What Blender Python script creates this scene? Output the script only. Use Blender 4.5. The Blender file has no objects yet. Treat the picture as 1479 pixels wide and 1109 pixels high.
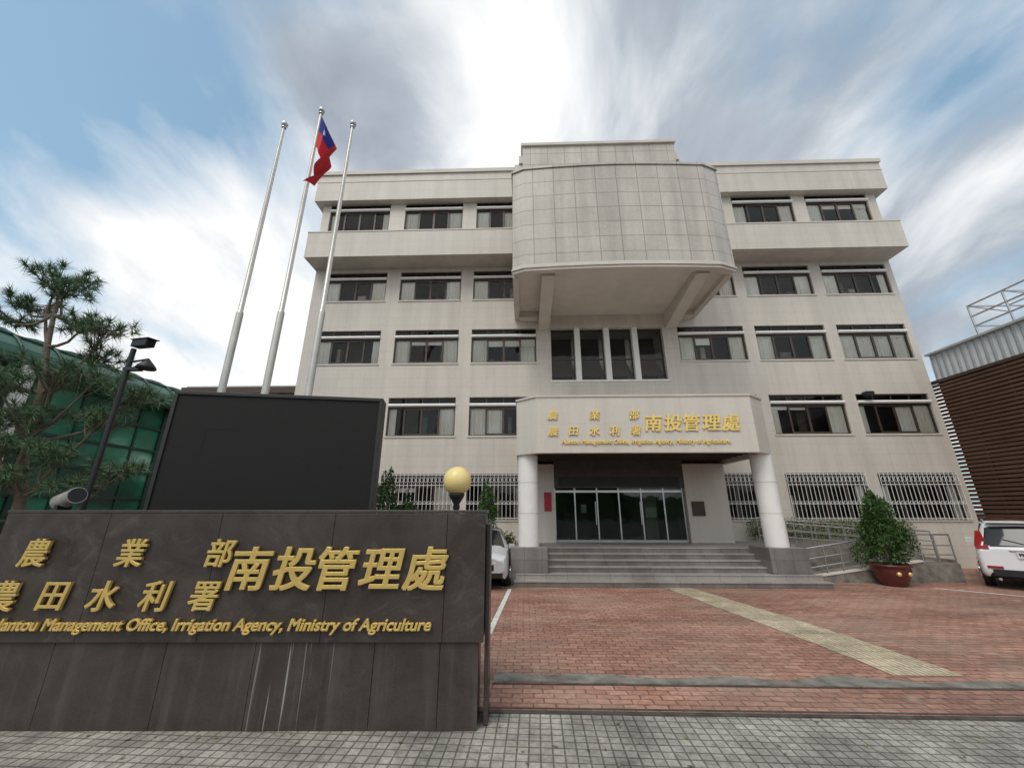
import bpy, bmesh, math, random
from mathutils import Vector, Matrix, noise as mnoise
random.seed(7)
R=math.radians
sc=bpy.context.scene
COL=sc.collection
sc.view_settings.view_transform='Standard'
try: sc.view_settings.look='None'
except Exception: pass
sc.view_settings.exposure=0; sc.view_settings.gamma=1

# ------------------------------------------------------------------ materials
class NT:
    def __init__(s,nt): s.nt=nt
    def n(s,t,**kw):
        nd=s.nt.nodes.new(t)
        for k,v in kw.items(): setattr(nd,k,v)
        return nd
    def l(s,a,b): s.nt.links.new(a,b)
    def math(s,op,a,b=None,c=None):
        nd=s.n('ShaderNodeMath',operation=op)
        for i,v in enumerate((a,b,c)):
            if v is None: continue
            if isinstance(v,(int,float)): nd.inputs[i].default_value=v
            else: s.l(v,nd.inputs[i])
        return nd.outputs[0]
    def mix(s,f,a,b,bt='MIX'):
        nd=s.n('ShaderNodeMix',data_type='RGBA',blend_type=bt)
        for i,v in ((0,f),(6,a),(7,b)):
            if isinstance(v,(int,float)): nd.inputs[i].default_value=v
            elif isinstance(v,(tuple,list)): nd.inputs[i].default_value=(*v,1) if len(v)==3 else v
            else: s.l(v,nd.inputs[i])
        return nd.outputs[2]
    def ramp(s,f,*st):
        nd=s.n('ShaderNodeValToRGB'); e=nd.color_ramp.elements
        while len(e)<len(st): e.new(0.5)
        for i,(p,c) in enumerate(st):
            e[i].position=p; e[i].color=(*c,1) if not isinstance(c,(int,float)) else (c,c,c,1)
        s.l(f,nd.inputs[0]); return nd.outputs[0]
    def noise(s,vec,scale,detail=4,rough=.55,dist=0,mapscale=None):
        if mapscale:
            m=s.n('ShaderNodeMapping'); m.inputs['Scale'].default_value=mapscale; s.l(vec,m.inputs[0]); vec=m.outputs[0]
        nd=s.n('ShaderNodeTexNoise'); nd.inputs['Scale'].default_value=scale; nd.inputs['Detail'].default_value=detail
        nd.inputs['Roughness'].default_value=rough; nd.inputs['Distortion'].default_value=dist
        s.l(vec,nd.inputs['Vector']); return nd.outputs['Fac']
def newmat(name):
    m=bpy.data.materials.new(name); m.use_nodes=True
    t=NT(m.node_tree); b=m.node_tree.nodes['Principled BSDF']
    return m,t,b
def simple(name,c,rough=.6,metal=0,var=.15,scale=3,bump=0,spec=None):
    m,t,b=newmat(name)
    tc=t.n('ShaderNodeTexCoord').outputs['Object']
    f=t.noise(tc,scale,5)
    lo=tuple(x*(1-var) for x in c); hi=tuple(min(1,x*(1+var)) for x in c)
    t.l(t.ramp(f,(.3,lo),(.7,hi)),b.inputs['Base Color'])
    b.inputs['Roughness'].default_value=rough; b.inputs['Metallic'].default_value=metal
    if spec is not None: b.inputs['Specular IOR Level'].default_value=spec
    if bump:
        bp=t.n('ShaderNodeBump'); bp.inputs['Strength'].default_value=bump; bp.inputs['Distance'].default_value=.02
        t.l(t.noise(tc,scale*12,4),bp.inputs['Height']); t.l(bp.outputs[0],b.inputs['Normal'])
    return m
def wallcoord(t):
    g=t.n('ShaderNodeNewGeometry'); p=t.n('ShaderNodeSeparateXYZ'); q=t.n('ShaderNodeSeparateXYZ')
    t.l(g.outputs['Position'],p.inputs[0]); t.l(g.outputs['Normal'],q.inputs[0])
    ax=t.math('GREATER_THAN',t.math('ABSOLUTE',q.outputs[0]),.75); az=t.math('GREATER_THAN',t.math('ABSOLUTE',q.outputs[2]),.6)
    u=t.math('ADD',t.math('MULTIPLY',p.outputs[0],t.math('SUBTRACT',1,ax)),t.math('MULTIPLY',p.outputs[1],ax))
    v=t.math('ADD',t.math('MULTIPLY',p.outputs[2],t.math('SUBTRACT',1,az)),t.math('MULTIPLY',p.outputs[1],az))
    c=t.n('ShaderNodeCombineXYZ'); t.l(u,c.inputs[0]); t.l(v,c.inputs[1])
    return c.outputs[0],g.outputs['Position']
def tiled(name,c1,c2,mortar,w,h,ms,rough=.5,off=0,streak=.12,bump=.3,var=.1,shift=(0,0),bigscale=.5,flip=False,spec=.5,vscale=9):
    m,t,b=newmat(name)
    uv,pos=wallcoord(t)
    mp=t.n('ShaderNodeMapping'); mp.inputs['Location'].default_value=(shift[0],shift[1],0); t.l(uv,mp.inputs[0])
    if flip: mp.inputs['Rotation'].default_value=(0,0,flip)
    br=t.n('ShaderNodeTexBrick'); br.offset=off; br.squash=1
    for k,v in (('Scale',1),('Mortar Size',ms),('Mortar Smooth',.2),('Bias',0),('Brick Width',w),('Row Height',h)): br.inputs[k].default_value=v
    br.inputs['Color1'].default_value=(*c1,1); br.inputs['Color2'].default_value=(*c2,1); br.inputs['Mortar'].default_value=(*mortar,1)
    t.l(mp.outputs[0],br.inputs['Vector'])
    col=br.outputs['Color']
    f=t.noise(pos,bigscale,6,.6)
    col=t.mix(1,col,t.ramp(f,(.3,1-var*1.6),(.7,1+var*.4)),'MULTIPLY')
    if streak:
        f2=t.noise(pos,1,5,.6,mapscale=(2.2,2.2,.16))
        col=t.mix(1,col,t.ramp(f2,(.35,1-streak*1.5),(.6,1)),'MULTIPLY')
    f3=t.noise(pos,vscale,3)
    col=t.mix(1,col,t.ramp(f3,(.3,1-var*.7),(.7,1+var*.3)),'MULTIPLY')
    t.l(col,b.inputs['Base Color']); b.inputs['Roughness'].default_value=rough; b.inputs['Specular IOR Level'].default_value=spec
    if bump:
        bp=t.n('ShaderNodeBump'); bp.inputs['Strength'].default_value=bump; bp.inputs['Distance'].default_value=.01
        hh=t.math('SUBTRACT',t.math('MULTIPLY',f3,.25),br.outputs['Fac'])
        t.l(hh,bp.inputs['Height']); t.l(bp.outputs[0],b.inputs['Normal'])
    return m

M={}
M['facade']=tiled('facade_tile',(.655,.60,.535),(.67,.615,.548),(.54,.49,.435),.98,.42,.006,rough=.5,streak=.08,var=.05,shift=(.25,.1),bump=.15)
M['boxtile']=tiled('panel_tile',(.58,.53,.47),(.63,.578,.515),(.31,.28,.245),.80,.655,.013,rough=.45,streak=.13,var=.10,shift=(.35,-10.2),bump=.5)
M['canopy']=tiled('canopy_stone',(.65,.60,.535),(.66,.61,.545),(.53,.48,.42),.86,.87,.004,rough=.35,streak=.06,var=.04,shift=(.3,-3.65),bump=.15)
M['plain']=simple('painted_concrete',(.62,.57,.51),.6,var=.09,scale=1.2)
M['white']=simple('white_paint',(.82,.805,.78),.4,var=.05)
M['frame']=simple('bronze_frame',(.07,.05,.04),.4,.2,var=.2)
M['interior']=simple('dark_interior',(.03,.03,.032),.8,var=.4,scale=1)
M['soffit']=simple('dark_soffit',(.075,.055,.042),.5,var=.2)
def curtainmat():
    m,t,b=newmat('curtain_cloth')
    g=t.n('ShaderNodeNewGeometry').outputs['Position']
    f=t.noise(g,.6,2,.5)
    t.l(t.ramp(f,(.3,(.90,.88,.83)),(.5,(.82,.78,.70)),(.7,(.92,.91,.88))),b.inputs['Base Color']); b.inputs['Roughness'].default_value=.9
    return m
M['curtain']=curtainmat()
M['granite']=tiled('grey_granite',(.22,.205,.19),(.30,.28,.26),(.10,.09,.085),.5,.33,.005,rough=.5,streak=.2,var=.3,vscale=40)
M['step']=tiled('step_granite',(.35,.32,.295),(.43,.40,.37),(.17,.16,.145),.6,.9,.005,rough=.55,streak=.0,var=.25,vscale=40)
M['riser']=tiled('step_riser',(.20,.185,.17),(.26,.24,.225),(.10,.09,.085),.6,.9,.005,rough=.6,streak=.2,var=.3,vscale=40)  # darker copy of the step granite; tread-to-riser shading contrast put into the colour
M['steel']=simple('stainless_steel',(.55,.55,.55),.3,.9,var=.08)
M['polepaint']=simple('pole_paint',(.52,.50,.46),.35,.4,var=.08)
M['gold']=simple('gold_leaf',(.86,.61,.20),.30,.55,var=.08,scale=8)
M['black']=simple('black_plastic',(.012,.012,.013),.5,var=.3)
M['red']=simple('red_paper',(.45,.03,.06),.7)
M['bronze']=simple('brown_metal',(.075,.045,.033),.5,.2)
M['greenframe']=simple('green_frame',(.012,.05,.036),.4,.2,var=.2)
M['bark']=simple('bark',(.17,.135,.10),.9,var=.35,scale=10,bump=.6)
M['pot']=simple('glazed_pot',(.10,.022,.018),.25,var=.25)
M['corr']=simple('corrugated_sheet',(.47,.49,.50),.45,.2,var=.08)
M['rubber']=simple('tyre_rubber',(.02,.02,.02),.8)
M['carwhite']=simple('car_paint_white',(.78,.79,.80),.18,0,var=.02)
M['cargrey']=simple('car_paint_silver',(.60,.61,.62),.2,.3,var=.03)
M['taillight']=simple('tail_light',(.30,.015,.015),.15,var=.1)
M['headlight']=simple('head_light',(.75,.78,.8),.1,.2,var=.1)
M['plate']=simple('number_plate',(.75,.76,.74),.4,var=.03)
M['globe']=simple('globe_glass',(.84,.65,.27),.35,var=.10,scale=2)
M['brownpot']=simple('brown_pot',(.16,.09,.06),.6)
M['slit']=simple('screen_cabinet',(.02,.02,.02),.5,var=.2)

def glass(name,tint,fres=1.45,base=.05,wob=.08):
    m,t,b=newmat(name); m.node_tree.nodes.remove(b)
    out=[n for n in m.node_tree.nodes if n.type=='OUTPUT_MATERIAL'][0]
    tr=t.n('ShaderNodeBsdfTransparent'); tr.inputs[0].default_value=(*tint,1)
    gl=t.n('ShaderNodeBsdfGlossy'); gl.inputs['Roughness'].default_value=.03
    fr=t.n('ShaderNodeFresnel'); fr.inputs[0].default_value=fres
    tc=t.n('ShaderNodeTexCoord').outputs['Object']
    bp=t.n('ShaderNodeBump'); bp.inputs['Strength'].default_value=wob; bp.inputs['Distance'].default_value=.05
    t.l(t.noise(tc,1.3,2),bp.inputs['Height']); t.l(bp.outputs[0],gl.inputs['Normal'])
    f=t.math('ADD',fr.outputs[0],base)
    mx=t.n('ShaderNodeMixShader'); t.l(f,mx.inputs[0]); t.l(tr.outputs[0],mx.inputs[1]); t.l(gl.outputs[0],mx.inputs[2]); t.l(mx.outputs[0],out.inputs[0])
    return m
M['glass']=glass('window_glass',(.96,.97,.95),base=.0)
M['doorglass']=glass('door_glass',(.35,.42,.38),base=.04)
M['carglass']=simple('car_glass',(.015,.018,.02),.05,var=.2)

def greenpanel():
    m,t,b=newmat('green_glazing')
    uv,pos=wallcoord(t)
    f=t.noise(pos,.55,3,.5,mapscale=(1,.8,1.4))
    t.l(t.ramp(f,(.38,(.008,.045,.028)),(.50,(.015,.11,.065)),(.62,(.04,.24,.15)),(.72,(.28,.52,.40))),b.inputs['Base Color'])  # pale patches imitate reflections, painted into the panel colour
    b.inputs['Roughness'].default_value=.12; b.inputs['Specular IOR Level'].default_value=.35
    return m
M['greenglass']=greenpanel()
M['greenroof']=simple('green_polycarbonate',(.03,.11,.08),.35,var=.35,scale=.8)

def signstone(stains):
    m,t,b=newmat('dark_granite'+('_base' if stains else ''))
    tc=t.n('ShaderNodeTexCoord').outputs['Object']
    f=t.noise(tc,60,3); f2=t.noise(tc,1.6,6,.65,1.0)
    c=t.mix(1,t.ramp(f,(.3,(.040,.031,.027)),(.7,(.060,.048,.042))),t.ramp(f2,(.35,.75),(.7,1.35)),'MULTIPLY')
    if stains:
        sx=t.n('ShaderNodeSeparateXYZ'); t.l(tc,sx.inputs[0])
        s=t.noise(tc,1,3,.6,mapscale=(26,1,.35))
        a=t.math('SUBTRACT',1,t.math('MINIMUM',1,t.math('DIVIDE',t.math('ABSOLUTE',t.math('ADD',sx.outputs[0],2.35)),.50)))
        a=t.math('MULTIPLY',t.math('POWER',a,.5),t.ramp(s,(.59,0),(.64,1)))
        c=t.mix(t.math('MULTIPLY',a,.75),c,(.40,.39,.36))
        s3=t.noise(tc,1,4,.6,mapscale=(5,1,.3))
        c=t.mix(t.math('MULTIPLY',t.ramp(s3,(.5,0),(.8,1)),.45),c,(.14,.13,.115))
    else:
        s=t.noise(tc,1,5,.7,1.5,mapscale=(2.6,1,3.2))
        c=t.mix(t.math('MULTIPLY',t.ramp(s,(.55,0),(.70,1)),.38),c,(.14,.125,.115))
    t.l(c,b.inputs['Base Color'])
    t.l(t.ramp(f2,(.3,.26),(.7,.42)),b.inputs['Roughness'])
    return m
M['sign']=signstone(False); M['signbase']=signstone(True)

def ledmat():
    m,t,b=newmat('led_panel')
    tc=t.n('ShaderNodeTexCoord').outputs['Object']
    v=t.n('ShaderNodeTexChecker'); v.inputs['Scale'].default_value=70
    v.inputs['Color1'].default_value=(.012,.012,.012,1); v.inputs['Color2'].default_value=(.026,.025,.024,1)
    t.l(tc,v.inputs[0]); t.l(v.outputs[0],b.inputs['Base Color']); b.inputs['Roughness'].default_value=.7
    b.inputs['Specular IOR Level'].default_value=.2
    return m
M['led']=ledmat()

def plaza():
    m,t,b=newmat('stamped_brick_paving')
    g=t.n('ShaderNodeNewGeometry').outputs['Position']
    nz=t.n('ShaderNodeTexNoise'); nz.inputs['Scale'].default_value=2.5; t.l(g,nz.inputs['Vector'])
    vm=t.n('ShaderNodeVectorMath',operation='MULTIPLY_ADD'); t.l(nz.outputs['Color'],vm.inputs[0]); vm.inputs[1].default_value=(.07,.07,0); t.l(g,vm.inputs[2])
    br=t.n('ShaderNodeTexBrick'); br.offset=.5
    for k,v in (('Scale',1),('Mortar Size',.009),('Mortar Smooth',.4),('Bias',-.1),('Brick Width',.24),('Row Height',.12)): br.inputs[k].default_value=v
    br.inputs['Color1'].default_value=(.34,.165,.115,1); br.inputs['Color2'].default_value=(.49,.265,.19,1); br.inputs['Mortar'].default_value=(.17,.10,.078,1)
    t.l(vm.outputs[0],br.inputs['Vector'])
    f=t.noise(g,.55,7,.65); f2=t.noise(g,14,4,.6)
    c=t.mix(1,br.outputs['Color'],t.ramp(f2,(.3,.65),(.7,1.25)),'MULTIPLY')
    c=t.mix(t.math('MULTIPLY',t.ramp(f,(.44,0),(.68,1)),.55),c,(.38,.28,.215))
    f4=t.noise(g,.9,5,.6,mapscale=(.35,1.6,1))
    c=t.mix(1,c,t.ramp(f4,(.35,.70),(.6,1.1)),'MULTIPLY')
    f5=t.noise(g,2.2,6,.7)
    c=t.mix(t.math('MULTIPLY',t.ramp(f5,(.58,0),(.70,1)),.5),c,(.15,.11,.09))
    f6=t.noise(g,1.3,6,.75,.5)
    c=t.mix(t.math('MULTIPLY',t.ramp(f6,(.60,0),(.68,1)),.45),c,(.47,.41,.34))
    t.l(c,b.inputs['Base Color']); 
    t.l(t.ramp(f,(.3,.5),(.7,.75)),b.inputs['Roughness'])
    bp=t.n('ShaderNodeBump'); bp.inputs['Strength'].default_value=.8; bp.inputs['Distance'].default_value=.014
    t.l(t.math('SUBTRACT',t.math('MULTIPLY',f2,.5),br.outputs['Fac']),bp.inputs['Height']); t.l(bp.outputs[0],b.inputs['Normal'])
    return m
M['plaza']=plaza()
def sidewalk():
    m=tiled('sidewalk_tile',(.37,.35,.30),(.49,.465,.41),(.17,.16,.14),.105,.105,.008,rough=.75,streak=0,var=.40,bump=.7,flip=R(1.7),bigscale=1.6,vscale=22)
    nt_=m.node_tree; b=nt_.nodes['Principled BSDF']; t=NT(nt_)
    src=b.inputs['Base Color'].links[0].from_socket
    g=t.n('ShaderNodeNewGeometry').outputs['Position']
    f=t.noise(g,3.2,6,.7,.4)
    c=t.mix(t.math('MULTIPLY',t.ramp(f,(.56,0),(.66,1)),.5),src,(.13,.12,.095))
    t.l(c,b.inputs['Base Color'])
    return m
M['sidewalk']=sidewalk()
M['tactile']=tiled('tactile_paving',(.58,.48,.32),(.66,.56,.39),(.36,.30,.21),.30,.075,.010,rough=.8,streak=0,var=.28,bump=1.0,flip=R(90),vscale=12,bigscale=1.5)
M['concrete']=simple('old_concrete',(.20,.185,.16),.85,var=.5,scale=3.5,bump=.6)
M['ground']=simple('asphalt',(.07,.07,.07),.9,var=.3,scale=.7,bump=.3)
M['line']=simple('road_paint',(.66,.66,.63),.7,var=.18,scale=6)
M['rail']=simple('rusty_rail',(.10,.085,.075),.6,.4,var=.4,scale=6)
def slats():
    m,t,b=newmat('wood_slats')
    g=t.n('ShaderNodeNewGeometry').outputs['Position']
    f=t.noise(g,1,5,.6,mapscale=(1,.8,14))
    t.l(t.ramp(f,(.3,(.06,.028,.017)),(.7,(.14,.068,.04))),b.inputs['Base Color']); b.inputs['Roughness'].default_value=.6
    return m
M['slat']=slats()
def leaf(name,a,bc,c):
    m,t,b=newmat(name)
    g=t.n('ShaderNodeNewGeometry')
    ri=g.outputs['Random Per Island']
    t.l(t.ramp(ri,(0,a),(.5,bc),(1,c)),b.inputs['Base Color']); b.inputs['Roughness'].default_value=.55
    b.inputs['Specular IOR Level'].default_value=.25
    return m
M['leaf']=leaf('leaf_green',(.02,.05,.012),(.04,.095,.02),(.08,.15,.035))
M['leafdark']=leaf('leaf_dark',(.015,.035,.012),(.03,.065,.018),(.055,.10,.03))
M['needle']=leaf('pine_needle',(.05,.10,.045),(.085,.15,.075),(.15,.21,.12))
M['hedge']=leaf('hedge_leaf',(.05,.075,.012),(.09,.13,.02),(.16,.19,.04))
M['litter']=leaf('dry_leaf',(.10,.06,.03),(.20,.13,.06),(.28,.22,.08))
def flagmat(c):
    return simple('flag_cloth_%s'%c,{'red':(.60,.025,.035),'blue':(.02,.03,.25),'white':(.75,.75,.75)}[c],.8,var=.12,scale=5)
for c in ('red','blue','white'): M['flag'+c]=flagmat(c)

# ------------------------------------------------------------------ mesh builder
class B:
    def __init__(s): s.v=[];s.f=[];s.m=[];s.ms=[];s.sm=[]
    def mi(s,m):
        if m not in s.ms: s.ms.append(m)
        return s.ms.index(m)
    def face(s,pts,m,smooth=False):
        k=len(s.v); s.v+= [tuple(p) for p in pts]; s.f.append(tuple(range(k,k+len(pts)))); s.m.append(s.mi(m)); s.sm.append(smooth)
    def raw(s,vs,fs,m,smooth=False):
        k=len(s.v); s.v+=[tuple(p) for p in vs]
        for f in fs: s.f.append(tuple(i+k for i in f)); s.m.append(s.mi(m)); s.sm.append(smooth)
    def box(s,x0,x1,y0,y1,z0,z1,m):
        vs=[(x,y,z) for z in (z0,z1) for y in (y0,y1) for x in (x0,x1)]
        s.raw(vs,[(0,2,3,1),(4,5,7,6),(0,1,5,4),(2,6,7,3),(0,4,6,2),(1,3,7,5)],m)
    def prism(s,poly,z0,z1,m,top=None):
        n=len(poly)
        a=[(x,y,z0) for x,y in poly]; b=[(x,y,z1) for x,y in poly]
        s.raw(a+b,[(i,(i+1)%n,n+(i+1)%n,n+i) for i in range(n)]+[tuple(range(n))[::-1],tuple(range(n,2*n))],m)
    def tube(s,p0,p1,r0,r1,m,n=12,caps=True,smooth=True):
        p0=Vector(p0);p1=Vector(p1);d=(p1-p0).normalized()
        a=d.orthogonal().normalized(); b=d.cross(a)
        vs=[]
        for p,r in ((p0,r0),(p1,r1)):
            for i in range(n):
                t=2*math.pi*i/n; vs.append(p+(a*math.cos(t)+b*math.sin(t))*r)
        s.raw(vs,[(i,(i+1)%n,n+(i+1)%n,n+i) for i in range(n)],m,smooth)
        if caps:
            s.face([vs[i] for i in range(n)][::-1],m); s.face([vs[n+i] for i in range(n)],m)
    def path(s,pts,r,m,n=8):
        for i in range(len(pts)-1):
            ra=r if not isinstance(r,(list,tuple)) else r[i]; rb=r if not isinstance(r,(list,tuple)) else r[i+1]
            s.tube(pts[i],pts[i+1],ra,rb,m,n,caps=False)
    def lathe(s,c,prof,m,n=24,smooth=True):
        vs=[];k=len(prof)
        for r,z in prof:
            for i in range(n):
                t=2*math.pi*i/n; vs.append((c[0]+r*math.cos(t),c[1]+r*math.sin(t),c[2]+z))
        s.raw(vs,[(j*n+i,j*n+(i+1)%n,(j+1)*n+(i+1)%n,(j+1)*n+i) for j in range(k-1) for i in range(n)],m,smooth)
    def sphere(s,c,r,m,n=20):
        k=n//2
        s.lathe(c,[(max(1e-4,r*math.sin(math.pi*j/k)),-r*math.cos(math.pi*j/k)) for j in range(k+1)],m,n)
    def obj(s,name,parent=None,bevel=0,loc=None,rot=None,weld=False):
        me=bpy.data.meshes.new(name); me.from_pydata(s.v,[],s.f)
        for m in s.ms: me.materials.append(M[m])
        me.polygons.foreach_set('material_index',s.m); me.polygons.foreach_set('use_smooth',s.sm); me.update()
        o=bpy.data.objects.new(name,me); COL.objects.link(o)
        if parent: o.parent=parent
        if loc: o.location=loc
        if rot: o.rotation_euler=rot
        if bevel:
            md=o.modifiers.new('b','BEVEL'); md.width=bevel; md.segments=2; md.limit_method='ANGLE'
        return o
def root(name,loc=(0,0,0),rot=(0,0,0)):
    e=bpy.data.objects.new(name,None); e.empty_display_size=.2; COL.objects.link(e); e.location=loc; e.rotation_euler=rot
    return e
def wmerge(o,d=.0005):
    bm=bmesh.new(); bm.from_mesh(o.data); bmesh.ops.remove_doubles(bm,verts=bm.verts,dist=d); bmesh.ops.recalc_face_normals(bm,faces=bm.faces); bm.to_mesh(o.data); bm.free()

def lettering(name,items,parent,mat,extr=.012):
    """items: (text, x, z, size, width or None, shear, bold); letters stand in the XZ plane, facing -Y.
    bold = stroke thickening, made of shifted copies at slightly different depths"""
    B_=B()
    for txt,x,z,size,width,shear,bold in items:
        cu=bpy.data.curves.new('tmp','FONT'); cu.body=txt; cu.size=size; cu.extrude=extr; cu.bevel_depth=.0015; cu.shear=shear
        cu.resolution_u=4
        o=bpy.data.objects.new('tmp',cu); COL.objects.link(o)
        dg=bpy.context.evaluated_depsgraph_get(); me=bpy.data.meshes.new_from_object(o.evaluated_get(dg))
        xs=[v.co.x for v in me.vertices]; ys=[v.co.y for v in me.vertices]
        if xs:
            cx=(min(xs)+max(xs))/2; cy=(min(ys)+max(ys))/2; w=max(xs)-min(xs); k=(width/w) if width else 1
            sh=[(0,0)] if not bold else [(-bold,-bold*.6),(bold,-bold*.6),(-bold,bold*.6),(bold,bold*.6),(0,0)]
            for i,(dx,dz) in enumerate(sh):
                B_.raw([((v.co.x-cx)*k+x+dx,-v.co.z-i*.0006,v.co.y-cy+z+dz) for v in me.vertices],[tuple(p.vertices) for p in me.polygons],mat)
        bpy.data.objects.remove(o); bpy.data.meshes.remove(me)
    return B_.obj(name,parent)

# ================================================================== OFFICE BUILDING
bld=root('office_building')
WX0,WX1=-9.92,16.97
YB=17.3
wall=B()
cols=[(-9.35,-6.42),(-5.76,-2.87),(-2.29,.60),(6.85,9.74),(10.23,13.25),(13.77,16.70)]
rows=[(1.65,3.38),(4.92,6.58),(8.15,9.76),(11.28,12.80)]
def wallrow(z0,z1,ops,y,x0=WX0,x1=WX1):
    x=x0
    for a,b in ops:
        wall.box(x,a,y,YB,z0,z1,'facade'); x=b
    wall.box(x,x1,y,YB,z0,z1,'facade')
# 1F
wall.box(WX0,.7,16,YB,0,1.65,'facade'); wall.box(6.4,WX1,16,YB,0,1.65,'facade')
wallrow(1.65,3.38,cols[:2]+[(-2.29,.25),(.7,6.4)]+cols[3:],16)
wall.box(WX0,WX1,16,YB,3.38,4.92,'facade')
wallrow(4.92,6.58,cols,16)
wall.box(WX0,WX1,16,YB,6.58,7.3,'facade')
wallrow(7.3,8.15,[(1.25,6.2)],16)
wallrow(8.15,9.76,cols[:3]+[(1.25,6.2)]+cols[3:],16)
wall.box(WX0,WX1,16,YB,9.76,11.28,'facade')
wallrow(11.28,12.80,cols,16)
wall.box(WX0,WX1,16,YB,12.80,13.02,'facade')
# 5F overhanging storey
wall.box(-10.0,17.0,15.0,YB,13.023,14.36,'facade')
wall.box(-10.02,17.02,14.98,15.32,14.36,14.42,'plain')
cols5=[(-9.30,-6.36),(-5.62,-2.82),(-2.16,.45),(7.0,9.3),(9.95,12.75),(13.36,16.22)]
wallrow(14.42,16.2,cols5,15.32,-9.68,16.62)
wall.box(-10.0,17.0,15.0,YB,16.2,17.72,'facade')
wall.box(-10.05,17.05,14.93,YB+.1,17.722,17.92,'plain')
wall.box(-10.015,17.015,14.985,YB,17.28,17.34,'plain')
# body
wall.box(WX0+.002,WX1-.002,YB+.002,28,0,17.5,'facade')
wall.obj('walls',bld)
tr=B()
for r,(z0,z1) in enumerate(rows):
    for a,b in cols:
        if r==0 and a==-2.29: b=.25
        tr.box(a-.04,b+.04,15.965,16.2,z0-.07,z0-.002,'plain')
for a,b in cols5: tr.box(a-.04,b+.04,15.29,15.5,14.43,14.48,'plain')
tr.obj('window_sills',bld,bevel=.006)

win=B(); gl=B(); cur=B(); tub=B(); inn=B()
def curtain(x0,x1,y,z0,z1):
    n=max(4,int((x1-x0)/.035)); ph=random.random()*6
    pts=[(x0+(x1-x0)*i/n, y+.022*math.sin(i*1.5+ph)+.010*math.sin(i*.7)) for i in range(n+1)]
    for i in range(n):
        (a,b),(c,d)=pts[i],pts[i+1]
        cur.face([(a,b,z0),(c,d,z0),(c,d,z1),(a,b,z1)],'curtain',True)
def window(x0,x1,z0,z1,yf,tube=True,ground=False):
    y=yf+.07; d=.07; w=.05
    zt=z1-.44
    win.box(x0,x1,y,y+d,z0,z0+w,'frame'); win.box(x0,x1,y,y+d,z1-w,z1,'frame'); win.box(x0,x1,y-.004,y+d,zt-.035,zt+.035,'frame')
    win.box(x0,x0+w,y,y+d,z0+w,z1-w,'frame'); win.box(x1-w,x1,y,y+d,z0+w,z1-w,'frame')
    W=x1-x0
    for f,ww in ((.25,.035),(.5,.045),(.75,.035)):
        win.box(x0+W*f-ww,x0+W*f+ww,y+.004,y+d-.004,z0+w,zt-.035,'frame')
        win.box(x0+W*f-.022,x0+W*f+.022,y+.004,y+d-.004,zt+.035,z1-w,'frame')
    for f0,f1 in ((.25,.5),(.5,.75)):
        a=x0+W*f0+.035; b=x0+W*f1-.04
        win.box(a,b,y+.01,y+d-.01,z0+w,z0+w+.06,'frame'); win.box(a,b,y+.01,y+d-.01,zt-.09,zt-.035,'frame')
    gl.face([(x0,y+.035,z0),(x1,y+.035,z0),(x1,y+.035,z1),(x0,y+.035,z1)],'glass')
    if tube:
        tub.tube((x0+.01,yf-.01,zt+.10),(x1-.01,yf-.01,zt+.10),.07,.07,'white',14)
        for xx in (x0+.05,x1-.05): tub.box(xx-.02,xx+.02,yf+.0,y,zt+.06,zt+.13,'white')
    if ground:
        l=random.choice([0,.12,.25]); r=random.choice([0,.25,.12,.25])
    else:
        l=random.choice([.12,.22,.24,.25,.25,.25,.5]); r=random.choice([.12,.24,.25,.25,.25,.25,.48])
    ct=zt+.0
    if l: curtain(x0+.02,x0+W*l,y+.09,z0,ct)
    if r: curtain(x1-W*r,x1-.02,y+.09,z0,ct)
    q=random.random()
    if q<.35:
        k=random.uniform(.05,.45); a=random.choice([0,0,.25,.5]); b=random.choice([.5,.75,1,1]); 
        if b>a: cur.face([(x0+.03+W*a,y+.062,zt-k),(x0+W*b-.03,y+.062,zt-k),(x0+W*b-.03,y+.062,zt),(x0+.03+W*a,y+.062,zt)],'curtain')
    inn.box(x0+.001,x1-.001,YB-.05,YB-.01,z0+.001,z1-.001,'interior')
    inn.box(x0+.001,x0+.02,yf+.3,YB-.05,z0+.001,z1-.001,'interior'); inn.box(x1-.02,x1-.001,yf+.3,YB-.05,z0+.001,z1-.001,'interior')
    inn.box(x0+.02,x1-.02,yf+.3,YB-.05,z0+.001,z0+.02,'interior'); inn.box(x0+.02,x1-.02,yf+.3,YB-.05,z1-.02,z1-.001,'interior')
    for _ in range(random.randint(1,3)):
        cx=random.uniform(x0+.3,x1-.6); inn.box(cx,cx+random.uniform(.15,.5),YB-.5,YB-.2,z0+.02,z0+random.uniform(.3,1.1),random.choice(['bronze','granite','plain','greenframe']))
for r,(z0,z1) in enumerate(rows):
    for a,b in cols:
        if r==0 and a==-2.29: b=.25
        window(a,b,z0,z1,16,tube=(r>0),ground=(r==0))
for a,b in cols5: window(a,b,14.48,16.2,15.32)
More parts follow.
